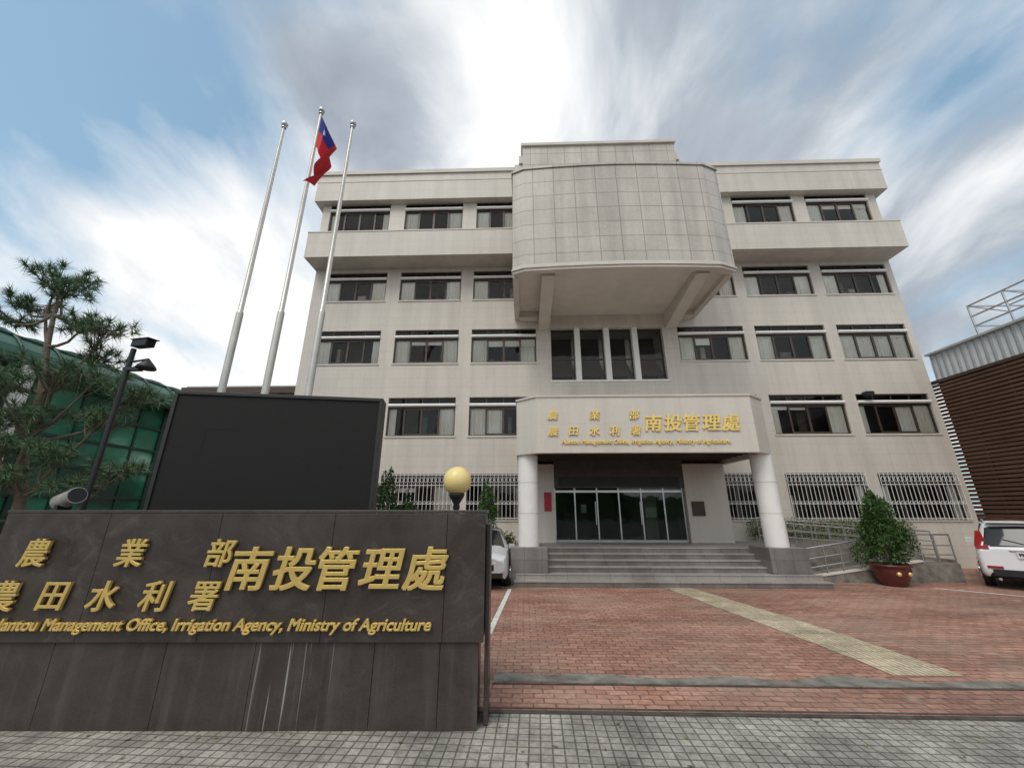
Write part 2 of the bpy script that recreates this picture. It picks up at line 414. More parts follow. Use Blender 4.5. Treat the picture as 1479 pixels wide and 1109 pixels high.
# central stair glazing
for i,(a,b) in enumerate(((1.25,2.30),(2.54,3.60),(3.84,4.84),(5.08,6.2))):
    y=16.2
    win.box(a,b,y,y+.07,7.3,7.36,'frame'); win.box(a,b,y,y+.07,9.70,9.76,'frame'); win.box(a,b,y,y+.07,8.3,8.36,'frame')
    win.box(a,a+.05,y+.002,y+.068,7.36,9.7,'frame'); win.box(b-.05,b,y+.002,y+.068,7.36,9.7,'frame')
    gl.face([(a,y+.03,7.3),(b,y+.03,7.3),(b,y+.03,9.76),(a,y+.03,9.76)],'glass')
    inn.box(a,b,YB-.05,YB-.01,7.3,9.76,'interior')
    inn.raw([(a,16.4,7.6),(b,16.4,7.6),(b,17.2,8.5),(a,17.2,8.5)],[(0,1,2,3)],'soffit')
pp=B()
for a,b in ((2.30,2.54),(3.60,3.84),(4.84,5.08)): pp.box(a,b,15.98,16.5,7.3,9.76,'white')
pp.box(1.2,6.25,15.95,16.18,7.22,7.298,'white')
pp.obj('stair_window_piers',bld,bevel=.01)
win.obj('window_frames',bld); gl.obj('window_glass',bld); cur.obj('curtains',bld); tub.obj('awning_tubes',bld); inn.obj('room_interiors',bld)

# ground floor grilles
gr=B()
def grille(x0,x1,z0,z1,y=15.93):
    n=int(round((x1-x0)/.16)); 
    for k in (z0+.02,z0+.55,z1-.42,z1-.03): gr.box(x0,x1,y-.010,y+.010,k-.011,k+.011,'white')
    for i in range(n+1):
        x=x0+(x1-x0)*i/n; gr.box(x-.008,x+.008,y-.008,y+.008,z0-.04,z1+.02,'white')
    for i in range(n):
        x=x0+(x1-x0)*(i+.5)/n; r=.055
        for zc in (z1-.22,):
            pts=[(x+r*math.cos(t*math.pi/5),y-.014,zc+1.9*r*math.sin(t*math.pi/5)) for t in range(11)]
            gr.path(pts,.008,'white',5)
        pts=[(x-.07+.14*t/6,y-.014,z0+.55+.10*math.sin(math.pi*t/6)) for t in range(7)]
        gr.path(pts,.008,'white',5)
for i,(a,b) in enumerate(cols):
    if a==-2.29: b=.25
    grille(a,b,1.68,3.36)
gr.obj('window_grilles',bld)

# projecting auditorium bay
bay=B()
front=[(-.35,12.36),(.10,12.16),(1.3,12.08),(2.5,12.03),(3.69,12.01),(4.88,12.03),(6.08,12.08),(7.05,12.14),(7.72,12.42)]
def offp(p,d):
    out=[]
    cx=3.69
    for x,y in p:
        out.append((x+(d if x<cx-.01 else -d if x>cx+.01 else 0),y+d))
    return out
bay.prism(front+[(7.72,16.0),(-.35,16.0)],10.45,14.80,'boxtile')
fi=offp(front,.22)
n=len(front)
vs=[(x,y,10.18) for x,y in front]+[(x,y,10.18) for x,y in fi]+[(x,y,10.45) for x,y in front]+[(x,y,10.451) for x,y in fi]
fs=[]
for i in range(n-1):
    fs+= [(i,i+1,n+i+1,n+i),(i,2*n+i,2*n+i+1,i+1),(n+i,n+i+1,3*n+i+1,3*n+i)]
bay.raw(vs,fs,'plain')
bay.box(-.35,-.13,12.60,15.998,10.18,10.449,'plain'); bay.box(7.50,7.72,12.66,15.998,10.18,10.449,'plain')
bay.box(-.128,7.498,12.45,15.997,10.40,10.446,'plain')
fo=[(x+(-.04 if x<3 else .04 if x>4.5 else 0),y-.04) for x,y in front]
bay.prism(fo+[(7.76,14),(-.39,14)],14.802,14.90,'boxtile')
bay.prism([(x,y) for x,y in fo]+[(7.76,12.5),(-.39,12.5)],10.28,10.34,'plain')
bay.obj('projecting_bay',bld)
br=B()
for a,b in ((.72,1.20),(6.33,6.81)):
    vs=[(a,12.47,10.398),(b,12.47,10.398),(a,12.47,10.16),(b,12.47,10.16),(a,15.998,10.398),(b,15.998,10.398),(a,15.998,9.66),(b,15.998,9.66)]
    br.raw(vs,[(0,1,3,2),(4,6,7,5),(2,3,7,6),(0,2,6,4),(1,5,7,3),(0,4,5,1)],'plain')
br.box(-.129,.718,15.6,15.99,10.1,10.398,'plain'); br.box(6.812,7.498,15.6,15.99,10.1,10.398,'plain')
br.obj('bay_brackets',bld,bevel=.012)
up=B()
up.box(-.30,7.60,14.50,YB+.5,14.9,17.60,'plain')
up.box(-.10,7.40,14.42,YB+.5,17.602,18.05,'plain')
up.box(.08,7.20,14.34,YB+.5,14.95,18.50,'boxtile')
up.box(.0,7.28,14.25,YB+.55,18.502,18.66,'plain')
up.obj('roof_parapet_block',bld,bevel=.01)

# entrance canopy
ca=B()
cp=[(-.22,12.42),(.40,11.90),(7.02,11.90),(7.66,12.42),(7.66,15.998),(-.22,15.998)]
ca.prism(cp,3.80,5.38,'canopy')
inner=[(.0,12.52),(.48,12.1),(6.94,12.1),(7.44,12.52),(7.44,15.99),(.0,15.99)]
n=6
vs=[(x,y,3.64) for x,y in cp]+[(x,y,3.64) for x,y in inner]+[(x,y,3.80) for x,y in cp]+[(x,y,3.801) for x,y in inner]
fs=[]
for i in range(n):
    j=(i+1)%n; fs+=[(i,j,n+j,n+i),(i,2*n+i,2*n+j,j),(n+i,n+j,3*n+j,3*n+i)]
ca.raw(vs,fs,'canopy')
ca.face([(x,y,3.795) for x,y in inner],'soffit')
cp2=[(x+(-.03 if x<3 else .03),y-(.03 if y<13 else 0)) for x,y in cp]
ca.prism(cp2,5.382,5.44,'plain')
for x in (1.5,2.9,4.5,5.9):
    ca.tube((x,12.9,3.794),(x,12.9,3.77),.09,.09,'white',16)
for k in range(8): ca.box(.02,7.42,12.9+.36*k,12.93+.36*k,3.76,3.794,'frame')
ca.obj('entrance_canopy',bld)
co=B()
for x in (.13,7.42):
    co.tube((x,12.62,.98),(x,12.62,3.64),.31,.31,'white',40)
    for z in (1.9,2.8): co.tube((x,12.62,z),(x,12.62,z+.008),.313,.313,'granite',40)
co.obj('entrance_columns',bld)
cb=B()
cb.box(-.40,.66,12.12,13.19,0,.98,'granite'); cb.box(6.88,7.95,12.12,13.19,0,.98,'granite')
cb.obj('column_plinths',bld,bevel=.015)

lettering('canopy_lettering',
 [('農',.90,4.80,.31,None,.15,.006),('業',2.2,4.80,.31,None,.15,.006),('部',3.42,4.80,.31,None,.15,.006)]+
 [(c,.90+.63*i,4.30,.31,None,.15,.006) for i,c in enumerate('農田水利署')]+
 [(c,3.98+.58*i,4.54,.55,None,.15,.013) for i,c in enumerate('南投管理處')]+
 [('Nantou Management Office, Irrigation Agency, Ministry of Agriculture',3.68,3.95,.19,5.05,.25,.004)],bld,'gold').location=(0,11.875,0)

# vestibule with doors
ve=B()
ve.box(-.18,1.12,15.0,15.998,.9,3.64,'canopy'); ve.box(5.9,7.4,15.0,15.998,.9,3.64,'canopy')
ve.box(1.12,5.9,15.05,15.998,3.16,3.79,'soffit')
ve.box(1.3,5.7,14.98,15.04,2.84,3.15,'black'); ve.box(1.12,5.9,15.06,15.3,2.78,3.158,'frame')
ve.box(.74,1.0,14.97,14.998,1.96,2.62,'red')
ve.box(6.05,6.5,14.96,14.998,1.8,2.3,'frame')
ve.box(.705,.72,16.0,17.29,.9,3.38,'interior'); ve.box(6.38,6.395,16.0,17.29,.9,3.38,'interior')
ve.obj('entrance_vestibule',bld)
dd=B()
for x in (1.14,1.88,2.70,3.50,4.32,5.14,5.84):
    dd.box(x-.025,x+.025,15.17,15.25,.90,2.78,'steel')
dd.box(1.17,5.81,15.18,15.24,.9,.98,'steel'); dd.box(1.17,5.81,15.18,15.24,2.62,2.70,'steel')
for x in (2.62,4.25): dd.box(x-.015,x+.015,15.12,15.15,1.5,2.3,'steel')
dd.box(4.45,4.85,15.26,15.27,1.75,2.1,'plate'); dd.box(2.1,2.3,15.26,15.27,1.9,2.2,'white')
dd.face([(1.14,15.21,.9),(5.84,15.21,.9),(5.84,15.21,2.78),(1.14,15.21,2.78)],'doorglass')
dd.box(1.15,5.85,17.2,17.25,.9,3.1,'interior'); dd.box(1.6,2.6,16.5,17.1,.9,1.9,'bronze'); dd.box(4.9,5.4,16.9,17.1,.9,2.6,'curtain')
dd.obj('glass_doors',bld)
fx=B(); fx.box(14.0,14.3,15.7,15.95,6.45,6.62,'black'); fx.tube((14.15,15.95,6.5),(14.15,16,6.5),.02,.02,'black',8)
fx.tube((16.7,15.6,17.9),(16.7,15.6,18.6),.02,.015,'steel',8); fx.box(16.5,16.72,15.55,15.65,18.4,18.52,'plate')
fx.obj('wall_fixtures',bld)

# steps and platform
st=B()
for i in range(6):
    y=11.86+.265*i
    z0,z1=.15*i,.15*(i+1)
    if i<1: x0,x1=-.30,8.25
    elif i<2: x0,x1=-.25,8.2
    else: x0,x1=.662,6.878
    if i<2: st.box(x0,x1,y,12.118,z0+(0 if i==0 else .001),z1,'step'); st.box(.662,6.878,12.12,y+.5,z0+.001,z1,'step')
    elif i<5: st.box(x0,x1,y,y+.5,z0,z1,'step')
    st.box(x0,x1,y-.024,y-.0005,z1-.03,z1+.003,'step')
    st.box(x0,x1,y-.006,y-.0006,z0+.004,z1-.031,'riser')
st.box(-.35,8.3,13.192,15.999,0,.897,'step')
st.obj('entrance_steps',None)

# ramp with handrails
rp=B()
def wedge(xa,xb,y0,y1,za,zb,m):
    vs=[(xa,y0,0),(xb,y0,0),(xb,y1,0),(xa,y1,0),(xa,y0,za),(xb,y0,zb),(xb,y1,zb),(xa,y1,za)]
    rp.raw(vs,[(0,1,5,4),(1,2,6,5),(2,3,7,6),(3,0,4,7),(4,5,6,7),(3,2,1,0)],m)
wedge(8.302,12.8,14.2,15.5,.88,.55,'concrete')
wedge(8.35,12.8,14.0,14.198,.98,.65,'concrete')
rp.box(11.6,12.8,12.95,13.998,0,.5,'concrete')
wedge(8.5,11.6,12.95,13.9,.06,.5,'concrete')
wedge(8.3,11.6,12.80,12.948,.12,.56,'concrete')
rp.raw([(8.28,12.78,.12),(11.62,12.78,.563),(11.62,12.97,.563),(8.28,12.97,.12),(8.28,12.78,.16),(11.62,12.78,.60),(11.62,12.97,.60),(8.28,12.97,.16)],[(4,5,6,7),(0,1,5,4),(1,2,6,5),(2,3,7,6),(3,0,4,7)],'plain')
wedge(12.802,14.6,14.9,15.5,.55,.40,'concrete')
rp.obj('access_ramp',None)
ra=B()
def rail(x0,z0,x1,z1,y,n,h=.9):
    for k in (h,h*.62,h*.3): ra.tube((x0,y,z0+k),(x1,y,z1+k),.021 if k==h else .014,.021 if k==h else .014,'steel',8)
    for i in range(n+1):
        f=i/n; x=x0+(x1-x0)*f; z=z0+(z1-z0)*f; ra.tube((x,y,z-.01),(x,y,z+h),.02,.02,'steel',8)
rail(8.4,.98,12.75,.66,14.1,8,.62)
rail(8.4,.16,11.3,.58,12.87,6,.75)
rail(11.35,.5,12.75,.5,12.99,3,.8)
rail(8.5,.88,14.5,.42,15.40,12,.85)
for y in (13.3,13.7,14.05): ra.tube((8.2,y,.9),(8.2,y,1.75),.02,.02,'steel',8)
ra.tube((8.2,13.25,1.75),(8.2,14.1,1.75),.021,.021,'steel',8)
ra.obj('ramp_handrail',None)

# ================================================================== GROUND
g=B(); g.face([(-700,-700,-.014),(700,-700,-.014),(700,700,-.014),(-700,700,-.014)],'ground'); g.obj('ground')
g=B(); g.face([(-30,-1,-.007),(40,-1,-.007),(40,4.96,-.007),(-30,4.96,-.007)],'sidewalk'); g.obj('sidewalk')
g=B(); g.face([(-25,4.92,0),(30,4.92,0),(30,27,0),(-25,27,0)],'plaza'); g.obj('brick_plaza')
g=B()
g.box(-.40,26,4.90,4.96,-.01,.006,'rail'); g.box(-.40,26,4.99,5.02,-.01,.006,'rail')
g.obj('gate_rail')
g=B()
def wavystrip(y0,y1,x0,x1,z,m,amp):
    n=400; pa=[];pb=[]
    for i in range(n+1):
        x=x0+(x1-x0)*i/n
        pa.append((x,y0+amp*.5*mnoise.noise(Vector((x*1.3,1.7,0))),z)); pb.append((x,y1+amp*2*mnoise.noise(Vector((x*1.1,7.7,0)))+amp*.6*mnoise.noise(Vector((x*6,2.7,0))),z))
    for i in range(n): g.face([pa[i],pa[i+1],pb[i+1],pb[i]],m)
wavystrip(5.66,5.86,-.40,26,.004,'concrete',.09)
g.obj('concrete_drain_strip')
g=B(); g.box(-.4,26,5.60,5.625,-.01,.010,'rail'); g.obj('gate_rail')
L=[(3.78,11.85),(4.0,10.6),(4.17,9.46),(4.36,8.4),(4.50,7.57),(4.62,6.7),(4.68,6.0)]
Rr=[(4.47,11.85),(4.80,10.5),(5.03,9.37),(5.25,8.4),(5.38,7.61),(5.50,6.7),(5.56,6.0)]
g=B()
for i in range(len(L)-1): g.face([(*L[i+1],.005),(*Rr[i+1],.005),(*Rr[i],.005),(*L[i],.005)],'tactile')
g.obj('tactile_paving_strip')
g=B()
def line(p,q,w,z=.004):
    p=Vector((*p,z));q=Vector((*q,z));d=(q-p).normalized();s=Vector((-d.y,d.x,0))*w/2
    g.face([p-s,q-s,q+s,p+s],'line')
line((11.0,12.0),(12.5,10.7),.10); line((-.62,7.6),(-.40,11.6),.10); line((12.5,10.7),(16,13.6),.10)
g.obj('parking_lines')
g=B()
for _ in range(170):
    if random.random()<.5: x,y,z=random.uniform(-.3,12),random.uniform(5.0,11.7),.006
    else: x,y,z=random.uniform(-6,9),random.uniform(4.0,4.85),0
    a=random.random()*6.28; r=random.uniform(.012,.03)
    g.face([(x+r*math.cos(a),y+r*math.sin(a),z+.004),(x-r*.5*math.sin(a),y+r*.5*math.cos(a),z),(x-r*math.cos(a),y-r*math.sin(a),z+.003),(x+r*.5*math.sin(a),y-r*.5*math.cos(a),z)],'litter')
g.obj('fallen_leaves')

# ================================================================== SIGN WALL (local frame, turned 1.7 deg)
sg=root('entrance_sign_wall',(0,4.535,0),(0,0,R(1.7)))
s=B()
xs=[-5.68,-4.54,-3.31,-2.07,-.84,-.42]
for a,b in zip(xs[:-1],xs[1:]): s.box(a+.002,b-.002,0,.05,.735,1.965,'sign')
s.obj('upper_stone_slabs',sg,bevel=.004)
s=B()
xs=[-5.74,-4.75,-3.62,-2.72,-1.52,-.86,-.47]
for a,b in zip(xs[:-1],xs[1:]): s.box(a+.002,b-.002,.035,.08,-.01,.725,'signbase')
s.obj('base_stone_slabs',sg,bevel=.004)
s=B(); s.box(-5.67,-.43,.052,.55,.732,1.955,'sign'); s.box(-5.73,-.48,.082,.52,-.01,.73,'signbase'); s.box(-5.69,-.415,-.005,.56,1.967,2.0,'sign')
s.box(-.418,-.375,.12,.50,0,1.85,'sign')
s.obj('wall_core',sg,bevel=.006)
lettering('gold_lettering',
 [('農',-5.20,1.57,.29,None,.18,.0045),('業',-4.17,1.57,.29,None,.18,.0045),('部',-3.22,1.57,.29,None,.18,.0045)]+
 [(c,x,1.16,.30,None,.18,.0045) for c,x in zip('農田水利署',(-5.38,-4.85,-4.35,-3.80,-3.30))]+
 [(c,-2.88+.46*i,1.42,.44,None,.18,.009) for i,c in enumerate('南投管理處')]+
 [('Nantou Management Office, Irrigation Agency, Ministry of Agriculture',-3.17,.885,.150,4.44,.25,.003)],sg,'gold',.014).location=(0,-.03,0)

# spotlight on the wall
sp=root('wall_spotlight')
s=B()
s.tube((-5.72,4.86,2.09),(-5.36,4.72,2.17),.075,.095,'polepaint',24); s.tube((-5.36,4.72,2.17),(-5.345,4.715,2.173),.085,.085,'slit',24)
s.tube((-5.75,4.872,2.083),(-5.72,4.86,2.09),.04,.075,'polepaint',24)
for k in range(5): s.tube((-5.70+.045*k,4.852-.0175*k,2.0945+.01*k),(-5.69+.045*k,4.848-.0175*k,2.0967+.01*k),.09,.09,'polepaint',24)
s.box(-5.62,-5.58,4.74,4.9,1.99,2.06,'black'); s.path([(-5.60,4.82,2.05),(-5.75,4.92,2.01),(-5.95,4.95,1.9)],.012,'black')
s.obj('lamp_body',sp)

# LED screen
a=math.atan2(.5,2.79)
led=root('led_display_screen',(-4.95,5.2,0),(0,0,a))
s=B(); W=2.86
s.box(0,W,.01,.28,1.55,3.62,'slit'); 
s.box(0,W,-.02,.008,1.55,1.60,'slit'); s.box(0,W,-.02,.008,3.57,3.62,'slit'); s.box(0,.05,-.02,.008,1.602,3.568,'slit'); s.box(W-.05,W,-.02,.008,1.602,3.568,'slit')
s.obj('cabinet',led,bevel=.005)
s=B()
for i in range(6):
    for j in range(4):
        x0=.05+(W-.1)*i/6; x1=.05+(W-.1)*(i+1)/6; z0=1.6+1.97*j/4; z1=1.6+1.97*(j+1)/4
        dy=random.uniform(-.0008,.0008)
        s.face([(x0+.0006,dy,z0+.0006),(x1-.0006,dy,z0+.0006),(x1-.0006,dy+random.uniform(-.001,.001),z1-.0006),(x0+.0006,dy+random.uniform(-.001,.001),z1-.0006)],'led')
s.obj('screen_modules',led)
s=B()
for x in (.4,W-.4): s.box(x-.06,x+.06,.1,.22,0,1.549,'black')
s.obj('support_posts',led)

# globe lamp
gp=root('globe_lamp'); s=B()
s.sphere((-.93,5.6,2.39),.195,'globe',32); s.obj('globe',gp)
s=B(); s.tube((-.93,5.6,0),(-.93,5.6,2.05),.035,.035,'black',12); s.lathe((-.93,5.6,2.0),[(.035,0),(.05,.03),(.04,.08),(.09,.16),(.11,.2),(.10,.225),(.02,.23)],'black'); s.obj('post',gp)

# flagpoles
for i,(x,h) in enumerate(((-7.42,13.45),(-6.32,14.0),(-5.235,13.40))):
    s=B()
    s.tube((x,9,0),(x,9,.25),.2,.16,'granite',20)
    s.lathe((x,9,0),[(.085,0),(.085,6.9),(.075,6.95),(.062,6.97),(.058,h-3.5),(.042,h)],'polepaint',16)
    s.sphere((x,9,h+.09),.10,'steel',16); s.lathe((x,9,h-.06),[(.07,0),(.07,.04),(.02,.08)],'steel',12)
    s.tube((x+.09,8.98,1.2),(x+.05,8.98,h-.1),.006,.006,'white',5,caps=False)
    s.tube((x+.07,8.97,h-.12),(x,9,h-.12),.015,.015,'steel',6)
    s.obj('flagpole')
# flag
NS,NTt=48,32
s=B(); vs=[]
for j in range(NTt+1):
    t=j/NTt
    for k in range(NS+1):
        q=k/NS
        zz=13.80-1.25*t-1.90*q*(1-.15*t)
        bul=math.sin(math.pi*min(1,(.15+.85*(t*.45+q*.75)/1.2)))
        x=-6.27+.78*bul*(q**.6)*(1-.30*t)+.09*math.sin(q*12+t*3)*q-.12*q*q
        y=8.97+.20*math.sin(q*14+t*3.4)*min(1,q*3)
        vs.append((x,y,zz-.06*math.sin(q*11)))
for j in range(NTt):
    for k in range(NS):
        q=k/NS;t=j/NTt
        can=q<.5 and t<.5
        m='flagred'
        if can:
            r=math.hypot((q-.25)*1.5,(t-.25)); m='flagwhite' if r<.11 else 'flagblue'
        a0=j*(NS+1)+k; s.raw([vs[a0],vs[a0+1],vs[a0+NS+2],vs[a0+NS+1]],[(0,1,2,3)],m,True)
o=s.obj('national_flag'); wmerge(o)

# ================================================================== LEFT GREEN BUILDING
gb=root('green_glass_building')
s=B(); X0=-11.5
ys=[4.0+.8*k for k in range(19)]
s.box(X0-6,X0-.08,2,19,0,.6,'concrete')
for a,b in zip(ys[:-1],ys[1:]):
    for z0,z1 in ((.6,2.3),(2.36,3.7),(3.76,5.1)):
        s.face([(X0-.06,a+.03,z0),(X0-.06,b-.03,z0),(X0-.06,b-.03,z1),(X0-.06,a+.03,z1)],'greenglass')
for i,a in enumerate(ys): 
    w_=.06 if i%2==0 else .03
    s.box(X0-.12,X0+(0 if i%2==0 else -.03),a-w_,a+w_,0,5.2,'greenframe')
for z in (.6,1.5,2.33,3.05,3.73,4.4,5.13): s.box(X0-.10,X0-.01,3.9,18.5,z-.035,z+.035,'greenframe')
s.box(X0-6,X0-5.9,2,19,0,5,'greenframe')
s.box(X0-6,X0-.1,18.6,18.8,0,5.2,'greenframe')
s.obj('glazed_wall',gb)
s=B()
arc=[(X0+.35,5.12)]+[(X0+.35-1.6*(1-math.cos(t)),5.12+.95*math.sin(t)) for t in [math.pi/2*k/8 for k in range(1,9)]]+[(X0-5.9,6.2)]
for (xa,za),(xb,zb) in zip(arc[:-1],arc[1:]):
    s.face([(xa,3,za),(xa,19,za),(xb,19,zb),(xb,3,zb)],'greenroof',True)
for y in [3+.8*k for k in range(21)]:
    s.path([(x,y,z+.02) for x,z in arc],.04,'greenframe',6)
s.tube((X0+.36,3,5.1),(X0+.36,19,5.1),.10,.10,'greenframe',8)
s.tube((X0-.1,3,5.78),(X0-.1,19,5.78),.05,.05,'greenframe',8)
s.obj('curved_roof',gb)
s=B()
for y in (6.2,7.9): s.tube((X0+.45,y,0),(X0+.45,y,5.05),.14,.14,'white',16)
s.obj('white_columns',gb)

# distant brown roof building
s=B()
s.box(-18,-11.2,20.5,30,0,8.0,'plain'); s.box(-18.6,-10.6,19.8,30.5,8.0,8.35,'bronze'); s.box(-18.4,-10.8,19.9,30.3,8.35,8.45,'corr')
for k in range(8): s.box(-18.2+k*.95,-18.05+k*.95,20.3,20.48,7.4,8.0,'bronze')
s.obj('brown_roof_house')

# ================================================================== RIGHT SLATTED BUILDING
rb=root('slatted_annex_building')
s=B(); XR=17.15
s.box(XR+.12,XR+8,4,16.0,0,7.0,'bronze')
s.obj('annex_walls',rb)
s=B()
z=1.75
while z<7.0:
    s.box(XR,XR+.05,4,16.3,z,z+.10,'slat'); z+=.15
s.box(XR-.02,XR+.1,4,16.32,1.6,1.74,'slat'); s.box(XR-.03,XR+.12,4,16.32,7.0,7.12,'bronze')
for y in [4.6+1.5*k for k in range(8)]: s.box(XR+.055,XR+.11,y,y+.08,1.75,7,'slat')
s.obj('wood_slats',rb)
s=B()
n=150
vs=[];
for i in range(n+1):
    y=4+12.2*i/n; x=XR+.25+.035*math.cos(i*math.pi/1.5)
    vs+=[(x,y,7.12),(x+.05,y,8.28)]
s.raw(vs,[(2*i,2*i+2,2*i+3,2*i+1) for i in range(n)],'corr')
s.box(XR+.15,XR+8,4,16.2,8.28,8.36,'corr'); s.box(XR+.36,XR+8,4,16.2,7.13,8.27,'corr')
s.box(XR-.0,XR+.12,4,16,0,1.55,'plain')
s.obj('corrugated_parapet',rb)
s=B()
for z in (8.75,9.15,9.6): s.tube((XR+.3,5,z),(XR+.3,14.2,z),.035,.035,'steel',8)
for y in [5+1.15*k for k in range(9)]: s.tube((XR+.3,y,8.3),(XR+.3,y,9.62),.035,.035,'steel',8)
for y in [5+1.15*k for k in range(8)]: s.tube((XR+.3,y,8.75),(XR+.3,y+1.15,9.6),.022,.022,'steel',6)
for z in (9.6,8.75): s.tube((XR+.3,14.2,z),(XR+3.3,14.2,z),.035,.035,'steel',8)
for z in (9.6,): s.tube((XR+1.8,5,z),(XR+1.8,14.2,z),.035,.035,'steel',8)
for y in [5+1.15*k for k in range(9)]: s.tube((XR+.3,y,9.6),(XR+1.8,y,9.6),.022,.022,'steel',6)
s.obj('roof_railing',rb)

# ================================================================== PLANTS
def leafblob(s,c,r,n,size,m,cone=0):
    c=Vector(c)
    for _ in range(n):
        while True:
            p=Vector((random.uniform(-1,1),random.uniform(-1,1),random.uniform(-1,1)))
            if p.length<=1: break
        k=(.62+.38*random.random())
        p=p.normalized()*max(p.length,k*.9 if random.random()<.75 else 0)
        nn=mnoise.noise((p*2.3+c))
        p*= (1+.35*nn)
        sc_=1
        if cone: sc_=1-cone*(p.z+1)/2
        q=c+Vector((p.x*r[0]*sc_,p.y*r[1]*sc_,p.z*r[2]))
        a=Vector((random.uniform(-1,1),random.uniform(-1,1),random.uniform(-.4,1))).normalized(); b=a.orthogonal().normalized()
        b=(Matrix.Rotation(random.random()*6.28,3,a)@b); d=a.cross(b)
        l=size*random.uniform(.6,1.3); w=l*.45
        s.face([q-b*l*.5,q+d*w*.5,q+b*l*.5,q-d*w*.5],m)
def cypress(name,x,y,h0,h1,r,m,pot=None,n=2600,size=.075,cone=.6):
    e=root(name)
    s=B(); s.tube((x,y,0.2),(x,y,h0+.2),.05,.045,'bark',8,caps=False); s.tube((x,y,h0+.2),(x,y,h1-.2),.045,.01,'bark',8,caps=False); s.obj('trunk',e)
    s=B(); H=h1-h0
    leafblob(s,(x,y,h0+H*.5),(r,r,H*.52),n,size,m,cone=cone)
    for k in range(12):
        t=random.random(); a=random.random()*6.28; rr=r*(1-cone*t)*.8
        leafblob(s,(x+rr*math.cos(a),y+rr*math.sin(a),h0+H*(.08+.75*t)),(r*.36,r*.36,r*.45),n//16,size,m)
    s.obj('foliage',e)
    s=B()
    if pot:
        R_,hp=pot[0],pot[1]
        s.lathe((x,y,0),[(R_*.55,0),(R_*.62,.03),(R_*.78,hp*.35),(R_*.95,hp*.75),(R_*.9,hp*.86),(R_*1.05,hp*.92),(R_*1.05,hp),(R_*.9,hp),(R_*.88,hp*.9),(.01,hp*.9)],pot[2],32)
        s.obj('pot',e)
    return e
t1=cypress('potted_bush',10.30,12.4,.58,2.48,.72,'leaf',(.47,.56,'pot'),5600,.08,cone=.74)
s=B()
for a in (-1.9,-1.2): s.sphere((10.30+.42*math.cos(a),12.4+.42*math.sin(a),.34),.06,'gold',12)
s.obj('pot_medallions',t1)
cypress('potted_bush',-1.22,13.3,.6,2.95,.46,'leaf',(.32,.55,'brownpot'),3200,.07,cone=.5)
cypress('potted_bush',-3.05,9.0,.6,2.85,.42,'leafdark',(.3,.55,'brownpot'),2800,.07,cone=.5)
cypress('potted_bush',-2.72,9.5,.6,2.35,.36,'leafdark',(.3,.55,'brownpot'),2000,.07,cone=.4)
e=root('flower_planter')
s=B()
for x in (-.62,-.9,-.45):
    s.lathe((x,14.0,0),[(.13,0),(.2,.35),(.22,.62),(.2,.62),(.01,.58)],'brownpot',16)
s.box(-5.5,-.36,14.2,15.0,0,.5,'granite')
s.obj('pots',e)
s=B()
for x in (-.62,-.95,-.45): leafblob(s,(x,14.0,.95),(.2,.2,.35),220,.09,'hedge')
for k in range(16): leafblob(s,(-5.3+k*.31,14.6,.75),(.26,.36,.32),170,.08,'leafdark')
s.obj('leaves',e)
s=B()
for k in range(34): leafblob(s,(8.45+k*.17,15.70,1.30+.06*random.random()),(.22,.2,.36),300,.06,'hedge' if k%4 else 'leaf')
o=s.obj('hedge')

# pine tree
pine=root('pine_tree')
s=B()
trunk=[(-7.35,5.9,0),(-7.40,5.9,1.2),(-7.5,5.85,2.2),(-7.72,5.8,3.0),(-7.80,5.85,3.8),(-7.95,5.8,4.6),(-8.05,5.8,5.2),(-8.15,5.82,5.75)]
s.path([Vector(p) for p in trunk],[.09,.08,.07,.06,.052,.042,.03,.018],'bark',10)
clumps=[((-8.22,5.8,6.0),.50,5),((-7.80,5.6,5.60),.42,6),((-8.75,5.9,5.45),.42,6),((-8.45,5.6,5.0),.30,6),((-7.45,5.8,5.0),.40,5),((-6.75,5.6,4.80),.42,4),((-7.05,5.9,4.45),.34,4),
 ((-7.25,5.5,4.05),.42,3),((-6.65,5.6,3.98),.40,3),((-6.10,5.75,3.72),.42,3),((-7.8,5.3,3.85),.40,3),((-8.5,5.7,4.2),.42,4),((-7.4,5.6,3.40),.42,2),((-6.45,5.7,3.35),.38,2),
 ((-7.65,5.5,2.95),.42,2),((-8.2,5.6,3.4),.42,2),((-6.9,5.5,2.80),.36,2),((-6.05,5.8,2.6),.34,1),((-6.6,5.7,2.35),.34,1),((-7.5,5.5,2.45),.42,1),((-8.1,5.6,2.45),.45,1),((-8.9,5.8,3.2),.5,2),((-9.2,5.8,4.4),.45,4)]
nd=B()
def tuft(p,d,n=42,L=.175):
    d=d.normalized()
    for _ in range(n):
        r=Vector((random.gauss(0,1),random.gauss(0,1),random.gauss(0,1))).normalized()
        v=(d*.6+r).normalized()
        l=L*random.uniform(.7,1.15); sd=v.orthogonal().normalized()*.0054
        q=p-d*random.random()*.09
        tip=q+v*l-Vector((0,0,l*.12))
        nd.face([q-sd,q+sd,tip],'needle')
